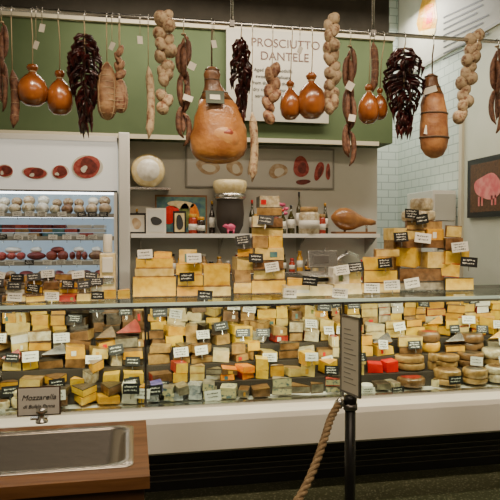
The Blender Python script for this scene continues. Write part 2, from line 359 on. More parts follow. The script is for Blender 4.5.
for a,b2,c,d2,m,k in [(400,446,297,282,'ch_grey','half'),(400,445,282,268,'ch_brown','half'),(402,428,268,248,'ch_yellow','point'),(428,446,268,252,'ch_ivory','block'),(404,444,248,240,'ch_brown','block'),
 (406,426,240,230,'ch_ivory','wedgef'),(426,444,240,229,'ch_gold','block'),(407,443,230,221,'ch_tan','half'),(410,442,221,210,'ch_bloom','wheel'),(416,438,210,198,'ch_bloom','wheel'),(392,408,240,228,'ch_ivory','block')]: st(a,b2,c,d2,Y,m,k)
for a,b2,c,d2,m,k in [(446,474,295,278,'ch_yellow','half'),(446,472,278,264,'ch_yellow','point'),(447,470,264,250,'ch_yellow','wedgef'),(447,464,250,238,'ch_brown','block'),(447,462,238,226,'ch_ivory','wedgef')]: st(a,b2,c,d2,3.9,m,k)
st(392,400,297,240,4.1,'ch_tan','block')
for Yq,h in ((3.7,.05),(3.85,.10),(4.0,.15)):
    x=X(-30,Yq)
    while x<X(96,Yq):
        w=rr(.07,.12); zz=zt0+.001
        while zz<zt0+h-.02:
            hh=rr(.03,.045); cheese(ct,random.choice(['block','wedgef','wheel']),x+w/2,Yq,zz,w*.95,hh,.12,random.choice(['ch_cream','ch_white','ch_yellow','ch_ivory','ch_grey','ch_brown','ch_tan','ch_gold']),calm=True); zz+=hh
        if R()<.7: tag(tg,(x+w/2,Yq-.02,zz-.01),.08,.048,R()<.6)
        x+=w
for px in list(range(104,130,14)):
    st(px,px+12,299,290,3.66,random.choice(['ch_yellow','ch_ivory']),'wedgef',.1)
ct.done(bevel=.003)
for px,py,Y,bk in [(205,295,3.7,1),(290,293,3.66,0),(272,267,3.92,0),(266,220,3.92,1),(187,277,3.82,1),(194,258,3.82,0),(145,254,3.85,0),(342,270,3.82,0),(356,267,3.82,1),(385,263,3.82,1),(372,288,3.8,0),
 (392,285,3.8,0),(412,283,3.9,0),(423,238,3.92,0),(412,214,3.92,1),(460,247,3.86,0),(422,219,3.92,1),(401,237,3.9,1),(469,262,3.86,1),(340,293,3.66,0),(310,281,3.7,1),(256,258,3.92,1),(243,240,3.92,1)]:
    s_=S(px,Y); tag(tg,W(px,py,Y),15*s_,9*s_,bool(bk),-.12)
tg.done()

# ------------------------------------------------------------ scale on counter
b=MB('deli_scale'); p=W(322,292,4.05)
b.cbox((p.x,4.1,zT+.045),(.26,.26,.06),'steel'); b.cbox((p.x,4.1,zT+.09),(.10,.10,.04),'steel_dark')
b.cbox((p.x,4.08,zT+.118),(.30,.28,.012),'steel',rx=.06)
b.cbox((p.x+.08,4.22,zT+.20),(.012,.012,.2),'steel'); b.cbox((p.x+.05,4.2,zT+.22),(.22,.05,.12),'steel',rx=-.2); b.cbox((p.x+.03,4.172,zT+.222),(.12,.006,.06),'steel_dark',rx=-.2)
for k in (-1,1):
    for j in (-1,1): b.lathe([(.012,0),(.015,.015)],(p.x+k*.1,4.1+j*.1,zT),'black_metal',8)
b.done(bevel=.004)
b=MB('paper_dispenser'); p=W(108,292,4.1)
b.cbox((p.x,4.12,zT+.14),(.10,.14,.27),'ch_cream'); b.cbox((p.x,4.04,zT+.20),(.07,.012,.10),'tag_white'); b.cbox((p.x+.005,4.04,zT+.10),(.075,.012,.05),'steel'); b.lathe([(.03,0),(.03,.12)],(p.x-.0,4.1,zT+.28),'paper',14); b.done(bevel=.006)

# ------------------------------------------------------------ hanging rail
YH=3.62; zH=W(250,25,YH).z
b=MB('hanging_rail'); b.tube([(XA,YH,zH),(XR,YH,zH)],.013,'steel',10)
for px in (-30,232,372,530):
    x=X(px,YH); b.tube([(x,YH,zH),(x,YH,ZC)],.009,'steel',8); b.cbox((x,YH,zH),(.03,.03,.035),'steel_dark'); b.lathe([(.03,-.012),(.03,0)],(x,YH,ZC),'steel',12)
b.done()
def hook(mb,x,y=YH):
    pts=[(x,y-.02,zH-.05)]+[(x,y-.018,zH)]+[(x,y-.008,zH+.017)]+[(x,y+.008,zH+.017)]+[(x,y+.016,zH)]
    mb.tube(pts,.0025,'steel',5)
mat('cacio',(.17,.045,.008),.25,c2=(.33,.10,.018),ns=9,coat=.5,bump=.1)
mat('pepper',(.016,.003,.003),.28,c2=(.055,.005,.004),ns=20,coat=.3)
mat('salami_brown',(.07,.022,.012),.6,c2=(.20,.09,.045),ns=45,bump=.5)
mat('salami_white',(.48,.36,.22),.7,c2=(.18,.075,.035),ns=34,bump=.5,lo=.48,hi=.66)
mat('salami_pink',(.38,.22,.12),.6,c2=(.14,.045,.025),ns=38,bump=.4,lo=.42,hi=.65)
mat('coppa',(.36,.21,.10),.6,c2=(.13,.05,.022),ns=16,bump=.5)
mat('ham_skin',(.20,.070,.018),.33,c2=(.42,.185,.05),ns=9,bump=.4,coat=.35,bs=40,lo=.3,hi=.7)
mat('ham_upper',(.11,.042,.014),.4,c2=(.24,.10,.03),ns=12,bump=.5,coat=.2)
mat('culatello',(.38,.17,.055),.5,c2=(.16,.05,.02),ns=12,bump=.5)
mat('ham_fat',(.46,.24,.075),.45,c2=(.30,.11,.03),ns=10,bump=.3)
mat('ham_meat',(.14,.018,.010),.5,c2=(.27,.055,.025),ns=14,bump=.4)
mat('tag_green',(.03,.05,.03),.6)
def caciocavallo(px,py0,py1,wpx,toff=0):
    b=MB('caciocavallo_cheese'); s=S(px,YH); y=YH-.0+toff; t=W(px,py0,y).z; bt=W(px,py1,y).z; H=t-bt; r=wpx*s/2; x=X(px,y)
    pr=[(.12,0),(.5,.02),(.85,.12),(1,.28),(.99,.42),(.84,.58),(.55,.70),(.32,.76),(.22,.80),(.20,.82),(.34,.86),(.40,.91),(.32,.97),(.08,1)]
    b.lathe([(a*r,c*H) for a,c in pr],(x,y,bt),'cacio',24,wob=.015)
    b.lathe([(.24*r,.795*H),(.27*r,.81*H),(.24*r,.825*H)],(x,y,bt),'string',12)
    b.tube([(x,y,bt+.81*H),(x+.004,y-.012,(bt+H+zH)/2),(x,YH-.02,zH-.05)],.003,'string',5); hook(b,x); return b.done()
for a in [(34,64,106,31),(61,70,115,27,.04),(290,80,120,20,.03),(311,72,119,27),(368,84,124,20),(379,88,120,15,.05)]: caciocavallo(*a)
def peppers(px,py0,py1,wpx,n=110):
    b=MB('dried_pepper_bunch'); s=S(px,YH); x=X(px,YH); z0=W(px,py0,YH).z; z1=W(px,py1,YH).z; L=z0-z1
    b.tube([(x,YH,z0-L*.8),(x,YH,z0),(x,YH-.02,zH-.05)],.004,'string',5); hook(b,x)
    for i in range(n):
        t=i/n; z=z0-L*.82*t; env=(.35+.65*math.sin(math.pi*min(1,t*1.15+.08)**.8) if t<.85 else .35)*wpx*s/2
        a=R()*6.283; l=rr(.07,.12); d=Vector((math.cos(a),math.sin(a),0)); o=Vector((x,YH,z)); side=d.cross(Vector((0,0,1)))*rr(-.02,.02)
        p=[o+d*.004,o+d*env*.6-Vector((0,0,l*.1)),o+d*env*.98-Vector((0,0,l*.45))+side,o+d*env*.85-Vector((0,0,l))+side*1.5]
        q=rr(.008,.014); b.tube(p,[q*.5,q,q*.9,.0015],'pepper',6)
    return b.done()
peppers(86,34,140,34,150); peppers(241,38,126,21,100); peppers(403,48,146,38,160)
def tagpaper(b,px,py,w=9,h=12,ang=.3,m='paper'):
    p=W(px,py,YH-.05); s=S(px,YH); b.cbox(p,(w*s*.8,.0015,h*s*.8),m,ry=ang,rz=rr(-.3,.3))
def chain(px,py0,py1,wpx,m,n,dia,dx=0,name='salami_string',px_top=None):
    b=MB(name); s=S(px,YH); z0=W(px,py0,YH).z; z1=W(px,py1,YH).z; L=(z0-z1)/n; x=X(px,YH); xt=X(px_top,YH) if px_top else x
    for i in range(n):
        t=(i+.5)/n; off=(wpx-dia)*s/2
        for sd in (-1,1):
            if R()<.08: continue
            ya=rr(-.02,.02); k=rr(.8,1.12)
            c=Vector((xt+(x-xt)*t+sd*off*rr(.5,1.3),YH+ya,z0-L*(i+.5)+sd*L*.22+rr(-.15,.15)*L))
            M=Euler((rr(-.35,.35),sd*rr(.05,.8),0)).to_matrix().to_4x4()
            b.ell(c,(dia*s/2*k,dia*s/2*k,L*rr(.55,.72)),m,M,12,8,wob=.08)
            b.lathe([(dia*s/2*k*.95,-.002),(dia*s/2*k*1.02,0),(dia*s/2*k*.95,.002)],c,'string',12,M=M)
    b.tube([(x,YH,z1+L*.5),((x+xt)/2,YH,(z0+z1)/2),(xt,YH,z0),(xt,YH-.02,zH-.05)],.0025,'string',5); hook(b,xt)
    return b
chain(166,12,110,21,'salami_white',8,13).done()
chain(331,16,112,17,'salami_white',8,11).done()
chain(272,66,123,17,'salami_pink',4,11).done()
chain(459,30,121,17,'salami_white',8,11,px_top=474).done()
chain(120,50,82,12,'salami_pink',3,8).done()
def thin(px,py0,py1,wpx,m,n=1,bend=.01,name='dry_sausage',labels=()):
    b=MB(name); s=S(px,YH); x=X(px,YH); z0=W(px,py0,YH).z; z1=W(px,py1,YH).z; r=wpx*s/2/(1 if n==1 else 1.7)
    for k in range(n):
        xo=0 if n==1 else (k-(n-1)/2)*r*1.6; zz0=z0-(.05*k if n>1 else 0); zz1=z1+(rr(0.02,.12) if k else 0); N=14
        b.tube([(x+xo+bend*math.sin(i/N*3.1+k)*1.5,YH+(k%2)*r,zz0+(zz1-zz0)*i/N) for i in range(N+1)],[r*max(.12,min(1,4*(1-abs(2*i/N-1))))*(1+.06*math.sin(i*2.3)) for i in range(N+1)],m,12)
        for i in range(2,N,3):
            zc=zz0+(zz1-zz0)*i/N; b.lathe([(r*.97,-.0015),(r*1.05,0),(r*.97,.0015)],(x+xo+bend*math.sin(i/N*3.1+k)*1.5,YH+(k%2)*r,zc),'string',10)
    b.tube([(x,YH,z0),(x,YH-.02,zH-.05)],.0025,'string',5); hook(b,x)
    for l in labels: tagpaper(b,*l)
    b.done()
def links(px,py0,py1,wpx,m,n,labels=(),k=3):
    b=MB('linked_sausages'); s=S(px,YH); x=X(px,YH); z0=W(px,py0,YH).z; z1=W(px,py1,YH).z; L=(z0-z1)/n; r=wpx*s*.17
    for i in range(n):
        for q in range(k):
            if i==n-1 and q==2: continue
            zc=z0-L*(i+.12*q); a=2*math.pi*q/k+i*.8; bow=wpx*s*.32
            pts=[(x+math.cos(a)*bow*math.sin(math.pi*t/8)**.5 if 0<t<8 else x,YH+math.sin(a)*bow*(math.sin(math.pi*t/8) if 0<t<8 else 0),zc-L*t/8) for t in range(9)]
            b.tube(pts,[r*u for u in (.25,.75,.98,1,1,1,.98,.75,.25)],m,9)
        b.lathe([(r*.8,-.004),(r*.9,0),(r*.8,.004)],(x,YH,z0-L*i-.002),'string',10)
    b.tube([(x,YH,z0),(x,YH-.02,zH-.05)],.0025,'string',5); hook(b,x)
    for l in labels: tagpaper(b,*l)
    b.done()
thin(149,66,139,8,'salami_white')
links(184,34,134,17,'salami_brown',3,labels=[(192,66,9,9,.4),(188,98,12,7,.3)],k=4)
thin(252,112,182,8,'salami_white')
links(349,46,153,15,'salami_brown',3,labels=[(350,86,9,10,.5),(352,118,8,8,.2)],k=4)
links(4,22,98,14,'salami_brown',2,k=4); thin(14,70,128,9,'salami_brown',1); links(495,46,120,14,'salami_brown',2,k=4); thin(372,42,92,7,'salami_brown',1)
def coppa(px,py0,py1,wpx,m='coppa',name='coppa_salami'):
    b=MB(name); s=S(px,YH); x=X(px,YH); z0=W(px,py0,YH).z; z1=W(px,py1,YH).z; H=z0-z1; r=wpx*s/2
    pr=[(.1,0),(.55,.04),(.85,.15),(1,.35),(.97,.55),(.82,.75),(.55,.9),(.2,.98),(.06,1)]
    b.lathe([(a*r,c*H) for a,c in pr],(x,YH,z1),m,20,wob=.05)
    for i in range(1,9):
        t=i/9.5; q=[p for p in pr if p[1]<=t][-1]; q2=[p for p in pr if p[1]>t][0]; f=(t-q[1])/(q2[1]-q[1]); rad=(q[0]+(q2[0]-q[0])*f)*r
        b.lathe([(rad*.96,-.0025),(rad*1.03,0),(rad*.96,.0025)],(x,YH,z1+t*H),'string',20)
    for a in (0,1.57,3.14,4.71):
        b.tube([(x+rad2*r*1.02*math.cos(a-.8),YH+rad2*r*1.02*math.sin(a-.8),z1+zf*H) for rad2,zf in pr],.0018,'string',5)
    b.tube([(x,YH,z0),(x,YH-.02,zH-.05)],.003,'string',5); hook(b,x); return b
coppa(108,62,120,22).done(); coppa(121,78,113,16,'salami_pink').done()
# hams
def ham(name,rows,skin,upper,split,depth=.55,meat=None,rings=(1,3,5),top=None):
    b=MB(name); cx0=rows[0][2]; s=S(cx0,YH)
    def pr(k=1,sel=rows):
        out=[]
        for py,hw,cx in sel:
            c=W(cx,py,YH); rx=hw*s*k; ry=rx*depth
            out.append([Vector((c.x+rx*math.cos(a)*(1+.06*math.sin(2*a+py*.05)+.03*math.sin(5*a+py*.3)),YH+ry*math.sin(a),c.z)) for a in [2*math.pi*j/30 for j in range(30)]])
        return out
    b.loft(pr(1,rows[split:]),skin); b.loft(pr(1,rows[:split+1]),upper)
    for i in rings: b.loft(pr(1.05,[(rows[i][0]-.7,rows[i][1],rows[i][2]),(rows[i][0]+.7,rows[i][1],rows[i][2])]),'twine_dark')
    x=X(cx0,YH); b.tube([(x,YH,W(cx0,rows[0][0]+2,YH).z),(x,YH,(W(cx0,rows[0][0],YH).z+zH)/2),(x,YH-.02,zH-.05)],.005,'twine_dark',6); hook(b,x); return b,s
b,s=ham('prosciutto_ham',[(67,4,212),(70,7,212),(75,8.5,212),(80,7.5,212),(86,9,213),(93,13,215),(101,18.5,217),(109,22,218.5),(118,24.5,219),(128,26.5,219.5),(138,27.5,219),(148,27,218.5),(155,24,218),(160,19,218),(163,11,218),(164,3,218)],'ham_skin','ham_upper',6)
p=W(220,140,YH); b.ell((p.x,YH-.050,p.z),(.115,.045,.088),'ham_fat',Euler((.15,.1,0)).to_matrix().to_4x4(),20,10,wob=.06)
b.ell((p.x+.03,YH-.074,p.z+.03),(.04,.026,.03),'ham_meat',None,18,9,wob=.12)
b.cbox(W(215,97,YH-.09),(.11,.003,.08),'tag_green',rx=-.25); b.cbox(W(215,97,YH-.094),(.06,.002,.03),'paper',rx=-.25); b.done()
b,s=ham('prosciutto_ham',[(74,3,431),(77,6,431),(82,6.5,431),(88,8,432),(95,10,433),(104,12,433),(114,13,434),(126,13.5,434),(138,13.5,434),(148,12,434),(155,8,434),(158,3,434)],'culatello','ham_upper',4,.8,rings=(1,3,6,8))
tagpaper(b,430,90,16,7,-.3); tagpaper(b,428,130,8,10,.2); b.done()
for px,py in ((42,28),(36,45),(112,46),(214,44),(140,40),(300,50)):
    b=MB('hanging_label'); p=W(px,py,YH-.02); x=p.x
    b.tube([(x,YH-.02,zH-.012),(x,YH-.02,p.z+.02)],.0015,'string',5); b.cbox(p,(.032,.0015,.045),'paper',ry=rr(-.5,.5),rz=rr(-.6,.6)); hook(b,x); b.done()

# ------------------------------------------------------------ poster on soffit
def panel(name,px0,py0,px1,py1,Y,m,th=.02,frame=None,fw=.015):
    p0=W(px0,py0,Y); p1=W(px1,py1,Y); pc=W((px0+px1)/2,(py0+py1)/2,Y); zc=pc.z; hz=(W((px0+px1)/2,py0,Y).z-W((px0+px1)/2,py1,Y).z)/2
    b=MB(name); b.box((p0.x,Y-th,zc-hz),(p1.x,Y,zc+hz),m)
    if frame:
        for a,c in (((p0.x-fw,zc-hz-fw),(p0.x,zc+hz+fw)),((p1.x,zc-hz-fw),(p1.x+fw,zc+hz+fw)),((p0.x,zc+hz),(p1.x,zc+hz+fw)),((p0.x,zc-hz-fw),(p1.x,zc-hz))):
            b.box((a[0],Y-th-.01,a[1]),(c[0],Y,c[1]),frame)
    return b,p0.x,p1.x,zc-hz,zc+hz
mat('poster_paper',(.42,.40,.33),.6,c2=(.45,.43,.36),ns=5)
e=bpy.data.objects.new('prosciutto_poster',None); bpy.context.scene.collection.objects.link(e); e.location=W(276,80,YS-.03)
b,x0,x1,z0,z1=panel('board',226,32,328,122,YS-.042,'poster_paper'); b.done(parent=e)
text('PROSCIUTTO',((x0+x1)/2+.07,YS-.066,z1-.15),.11,'ink_red','title_text',parent=e); text('DANTELE',((x0+x1)/2+.06,YS-.066,z1-.27),.11,'ink_red','name_text',parent=e)
for i,t in enumerate(['Aged in the foothills','sweet and delicate','from the leg of the pig','dry cured 18 months','served thinly sliced']): text(t,((x0+x1)/2-.05,YS-.066,z1-.38-i*.06),.045,'ink','body_text_%d'%i,parent=e)

mat('board_white',(.58,.57,.52),.4); mat('meat_red',(.30,.02,.015),.5,c2=(.46,.10,.07),ns=30); mat('meat_pale',(.40,.25,.12),.5,c2=(.58,.46,.31),ns=20); mat('meat_dark',(.10,.012,.008),.5,c2=(.22,.03,.02),ns=30)
mat('fat_white',(.70,.65,.54),.5)
b,x0,x1,z0,z1=panel('meat_cut_chart',187,149,332,187,YB-.002,'board_white',frame='frame_grey')
for px,py,w,h,m,a in [(208,167,24,14,'meat_pale',0),(235,168,15,16,'meat_pale',.5),(252,163,6,26,'meat_pale',-.2),(278,171,17,15,'meat_pale',.1),(301,167,17,18,'meat_red',0),(303,182,14,5,'meat_dark',0),(319,171,8,19,'meat_red',-.2),(328,172,5,14,'meat_red',0)]:
    s=S(px,YB); b.blob(W(px,py,YB-.024),w*s,h*s,m,ang=a)
    if m!='meat_dark': b.blob(W(px+1,py+1,YB-.029),w*s*.55,h*s*.55,'fat_white' if m=='meat_pale' else 'meat_dark',ang=a,th=.003)
b.done()

# ------------------------------------------------------------ back shelf and things
zsh=W(250,234,5.7).z
b=MB('wall_shelf'); xs0=X(131,5.6); xs1=X(379,5.6)
b.box((xs0,5.58,zsh-.03),(xs1,YB-.002,zsh),'steel'); b.box((xs0,5.57,zsh-.035),(xs1,5.585,zsh+.003),'white_paint')
for px in (140,220,300,370):
    x=X(px,5.75); b.add([(x,5.6,zsh-.03),(x+.015,5.6,zsh-.03),(x,YB-.002,zsh-.03),(x+.015,YB-.002,zsh-.03),(x,YB-.002,zsh-.2),(x+.015,YB-.002,zsh-.2)],[(0,1,3,2),(0,2,4),(1,5,3),(0,4,5,1),(2,3,5,4)],'steel')
b.done()
b=MB('back_counter'); b.box((xs0,5.3,0),(X(400,5.3),YB-.003,.9),'steel_dark'); b.box((xs0,5.27,.9),(X(400,5.3),YB-.003,.94),'steel')
zr_=1.19; b.box((X(160,5.7),5.55,zr_-.02),(X(325,5.7),YB-.003,zr_),'steel')
for px in (162,240,322): b.box((X(px,5.7)-.01,5.57,.94),(X(px,5.7)+.01,5.59,zr_-.02),'steel')
b.done(bevel=.004)
b=MB('cheese_wheel_on_bracket'); p=W(148,171,5.7); s=S(148,5.7)
M=Euler((math.radians(90),0,0)).to_matrix().to_4x4()
b.lathe([(.02,-.09),(14*s,-.088),(16.5*s,-.06),(17*s,0),(16.5*s,.06),(14*s,.09)],p,'ch_cream',30,M=M)
b.lathe([(.01,-.01),(11*s,-.006),(11.3*s,0)],p+Vector((0,-.089,0)),'ch_white',26,M=Euler((math.radians(-90),0,0)).to_matrix().to_4x4())
b.box((p.x-.2,5.62,p.z-17*s-.02),(p.x+.2,YB-.002,p.z-17*s),'steel'); b.done()
def frame(name,px0,py0,px1,Y,m,pyb=234,fr='black_metal',art=()):
    p0=W(px0,py0,Y); p1=W(px1,py0,Y); zt_=W((px0+px1)/2,py0,Y).z
    b=MB(name); b.box((p0.x,Y,zsh+.001),(p1.x,Y+.02,zt_),fr); b.box((p0.x+.015,Y-.004,zsh+.02),(p1.x-.015,Y,zt_-.02),m)
    w=p1.x-p0.x; h=zt_-zsh
    for u,v_,aw,ah,am in art: b.blob((p0.x+u*w,Y-.004,zsh+v_*h),aw*w,ah*h,am,th=.003)
    b.done()
frame('picture_frame',155,195,207,5.84,'art_blue',fr='wood',art=[(.3,.5,.3,.5,'ch_red'),(.55,.45,.25,.6,'ch_green'),(.75,.5,.2,.5,'ch_orange'),(.5,.75,.5,.2,'ch_cream')])
frame('picture_frame',127,213,146,5.75,'paper',art=[(.5,.5,.5,.5,'meat_pale')]); frame('picture_frame',146,208,166,5.7,'board_white',fr='paper',art=[(.5,.5,.6,.3,'ink')]); frame('picture_frame',173,211,186,5.68,'ch_cream',fr='black_metal',art=[(.5,.5,.6,.6,'ink')])
def jar(name,px,py0,wpx,Y,m,lid,zb=None,kind='jar'):
    s=S(px,Y); x=X(px,Y); zb=zsh if zb is None else zb; H=W(px,py0,Y).z-zb; r=wpx*s/2; b=MB(name)
    if kind=='jar':
        b.lathe([(r*.9,0),(r,.04*H),(r,.72*H),(r*.8,.82*H)],(x,Y,zb+.001),m,18); b.lathe([(r*.84,.82*H),(r*.86,.84*H),(r*.86,.98*H),(r*.8,H)],(x,Y,zb),lid,18)
    else:
        b.lathe([(r*.9,0),(r,.03*H),(r,.5*H),(r*.85,.6*H),(r*.35,.72*H),(r*.3,.9*H)],(x,Y,zb+.001),m,18); b.lathe([(r*.36,.9*H),(r*.36,H)],(x,Y,zb),lid,12)
    b.lathe([(r*1.01,.2*H),(r*1.01,.5*H)],(x,Y,zb),'paper',18)
    b.done()
mat('oil',(.04,.035,.005),.1,coat=.5); mat('preserve_red',(.35,.03,.01),.15,coat=.5); mat('preserve_dark',(.02,.012,.008),.15,coat=.5); mat('pig_pink',(.70,.10,.22),.4)
jar('preserve_jar',193,214,9,5.68,'preserve_red','ch_gold'); jar('preserve_jar',201,217,8,5.66,'preserve_dark','ch_gold')
for a in [(291,205,7,5.7,'oil','black_metal'),(283,209,6,5.66,'oil','ch_red'),(299,192,6,5.8,'oil','black_metal'),(137,209,6,5.8,'oil','ch_gold'),(325,203,6,5.84,'oil','ch_gold'),(212,201,6,5.84,'preserve_dark','ch_gold'),(252,200,6,5.84,'oil','ch_red')]: jar('oil_bottle',a[0],a[1],a[2],a[3],a[4],a[5],kind='b')
jar('preserve_jar',258,214,9,5.7,'oil','ch_gold'); jar('preserve_jar',268,217,8,5.65,'preserve_dark','ch_gold'); jar('preserve_jar',322,214,7,5.66,'preserve_red','ch_tan')
b=MB('flower_vase'); x=X(276,5.82)
b.lathe([(.03,0),(.05,.05),(.045,.11),(.02,.15),(.028,.17)],(x,5.82,zsh+.001),'ch_wax',18)
for k in range(11):
    a=k*.7; tip=Vector((x+.10*math.cos(a),5.80+.05*math.sin(a),zsh+.25+.05*math.sin(k*2.1)))
    b.tube([(x,5.82,zsh+.15),((x+tip.x)/2,5.81,zsh+.21),tip],.003,'ch_green',5); b.ell(tip,(.026,.026,.018),random.choice(['pig_pink','ch_red','pig_pink']),None,8,5,wob=.25)
b.done()
b=MB('ceramic_tureen'); s=S(230,5.7); x=X(230,5.72)
b.lathe([(9*s,0),(13*s,8*s),(14*s,20*s),(13*s,32*s),(14*s,38*s)],(x,5.72,zsh+.001),'shelf_dark',24); b.lathe([(13*s,38*s),(16*s,43*s),(17*s,48*s),(16*s,52*s),(14*s,53*s),(2*s,53*s)],(x,5.72,zsh),'ch_cream',24)
b.lathe([(14.5*s,34*s),(16*s,36*s),(16*s,39*s),(14*s,40*s)],(x,5.72,zsh),'steel',24); b.done()
b=MB('pig_figurine'); p=Vector((X(232,5.53),5.60,zsh))
b.ell(p+Vector((0,0,.062)),(.036,.024,.042),'pig_pink',Euler((0,math.pi/2,0)).to_matrix().to_4x4()); b.ell(p+Vector((-.048,0,.075)),(.02,.018,.02),'pig_pink'); b.lathe([(.008,0),(.008,.012)],p+Vector((-.077,0,.072)),'pig_pink',10,M=Euler((0,math.pi/2,0)).to_matrix().to_4x4())
for dx in (-.026,.026):
    for dy in (-.01,.01): b.lathe([(.006,0),(.010,.040)],p+Vector((dx,dy,.001)),'pig_pink',8)
for dy in (-.01,.01): b.add([p+Vector((-.045,dy-.006,.09)),p+Vector((-.045,dy+.006,.09)),p+Vector((-.053,dy,.108))],[(0,1,2)],'pig_pink')
b.tube([p+Vector((.04+.004*math.sin(k),.005*math.cos(k*1.3),.065+k*.004)) for k in range(6)],.0025,'pig_pink',5); b.done()
jar('provolone_cheese',309,207,20,5.66,'ch_bloom','ch_tan')
b=MB('ham_leg_on_stand'); x0=X(332,5.7); x1=X(376,5.7); L=x1-x0; N=10; rings=[]
for i in range(N+1):
    t=i/N; r=[.02,.075,.105,.115,.11,.095,.07,.05,.035,.035,.02][i]; rings.append([Vector((x0+t*L,5.72+r*.8*math.cos(a),zsh+.14+.05*(t-.5)*-1+r*math.sin(a))) for a in [2*math.pi*j/18 for j in range(18)]])
b.loft(rings,'ham_skin'); b.cbox(((x0+x1)/2,5.72,zsh+.012),(L*.9,.16,.022),'wood')
for t in (.3,.8): b.tube([(x0+t*L,5.72,zsh+.02),(x0+t*L,5.72,zsh+.12)],.012,'steel',8)
b.done()
bc=MB('grocery_jars')
for px in range(164,322,8):
    Y=5.65; x=X(px,Y)+rr(-.01,.01); H=rr(.09,.22); r=rr(.026,.034); m=random.choice(['preserve_red','preserve_dark','oil','ch_tan','ch_cream','ch_gold','ch_green'])
    bc.lathe([(r*.9,0),(r,.01),(r,H*.75),(r*.6,H*.85),(r*.6,H)],(x,Y,zr_+.001),m,14); bc.lathe([(r*.66,H),(r*.66,H+.02)],(x,Y,zr_),random.choice(['ch_red','ch_gold','tag_white','black_metal']),12)
    bc.lathe([(r*1.01,.25*H),(r*1.01,.6*H)],(x,Y,zr_),random.choice(['paper','board_white','ch_gold']),14)
bc.done()
b=MB('meat_slicer'); x=X(350,5.45)
b.cbox((x,5.5,1.0),(.42,.3,.11),'steel'); b.lathe([(.13,-.01),(.16,0),(.13,.01)],(x-.03,5.42,1.22),'steel',28,M=Euler((math.pi/2,0,0)).to_matrix().to_4x4()); b.cbox((x+.05,5.55,1.18),(.2,.1,.26),'ch_red'); b.cbox((x-.05,5.38,1.12),(.3,.14,.015),'steel',rx=.1); b.cbox((x+.02,5.46,1.36),(.12,.08,.05),'steel',ry=.3); b.done(bevel=.008)
b=MB('meat_grinder'); x=X(148,5.45)
b.cbox((x,5.5,1.07),(.22,.28,.24),'steel_dark'); b.lathe([(.05,0),(.05,.1),(.10,.17),(.11,.18)],(x,5.45,1.19),'black_metal',20); b.lathe([(.045,0),(.05,.02),(.045,.12)],(x,5.36,1.07),'steel',18,M=Euler((math.pi/2,0,0)).to_matrix().to_4x4()); b.done(bevel=.01)

# ------------------------------------------------------------ refrigerated display on the left
FY=5.42; xf0=-2.0; xf1=X(118,FY)-.005
mat('fridge_back_glow',(.42,.52,.56),.4,emit=.28,emitc=(.72,.88,1)); mat('lightbox',(.74,.73,.68),.4,emit=.32,emitc=(1,.97,.88)); mat('lamp_strip',(1,1,1),.4,emit=5,emitc=(.88,.96,1)); mat('shelf_blue',(.36,.48,.55),.3)  # fridge back panel is no lamp: its cool glow is painted in as emission
b=MB('refrigerated_display'); zh1=W(60,140,FY).z; zh0=W(60,190,FY).z; zf0=.45; YF=YB-.004
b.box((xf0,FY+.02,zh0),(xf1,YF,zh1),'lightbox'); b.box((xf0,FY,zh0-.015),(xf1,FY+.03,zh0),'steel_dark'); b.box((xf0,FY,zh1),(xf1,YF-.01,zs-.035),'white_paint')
b.box((xf0,YB-.03,zf0),(xf1,YF,zh0),'fridge_back_glow'); b.box((xf1-.03,FY,zf0),(xf1,YF,zh0),'white_paint'); b.box((xf0,FY-.05,0),(xf1,YF,zf0),'steel_dark')
shz=[W(60,py,FY).z for py in (214,237,262,290,318)]
for z in shz: b.box((xf0,FY+.02,z-.012),(xf1-.03,YB-.03,z),'shelf_blue'); b.box((xf0,FY+.005,z-.03),(xf1-.03,FY+.02,z+.006),'frame_grey')
for z in [zh0]+shz[:-1]: b.box((xf0,FY+.06,z-.03),(xf1-.03,FY+.09,z-.013),'lamp_strip')
b.done()
b=MB('meat_lightbox_pictures')
for px,py,w,h in [(5,171,16,15),(35,173,26,13),(60,172,17,15),(87,167,30,26),(-20,170,20,16)]:
    s=S(px,FY); b.blob(W(px,py,FY+.018),w*s,h*s,'fat_white',irr=.07,th=.003); b.blob(W(px,py,FY+.015),w*s*.92,h*s*.86,'meat_red',irr=.07,th=.003); b.blob(W(px+2,py-1,FY+.011),w*s*.6,h*s*.55,'meat_dark',irr=.15,th=.003); b.blob(W(px-3,py+2,FY+.007),w*s*.22,h*s*.25,'fat_white',irr=.2,th=.003)
b.done()
b=MB('cured_meat_assortment'); t2=MB('fridge_price_tags')
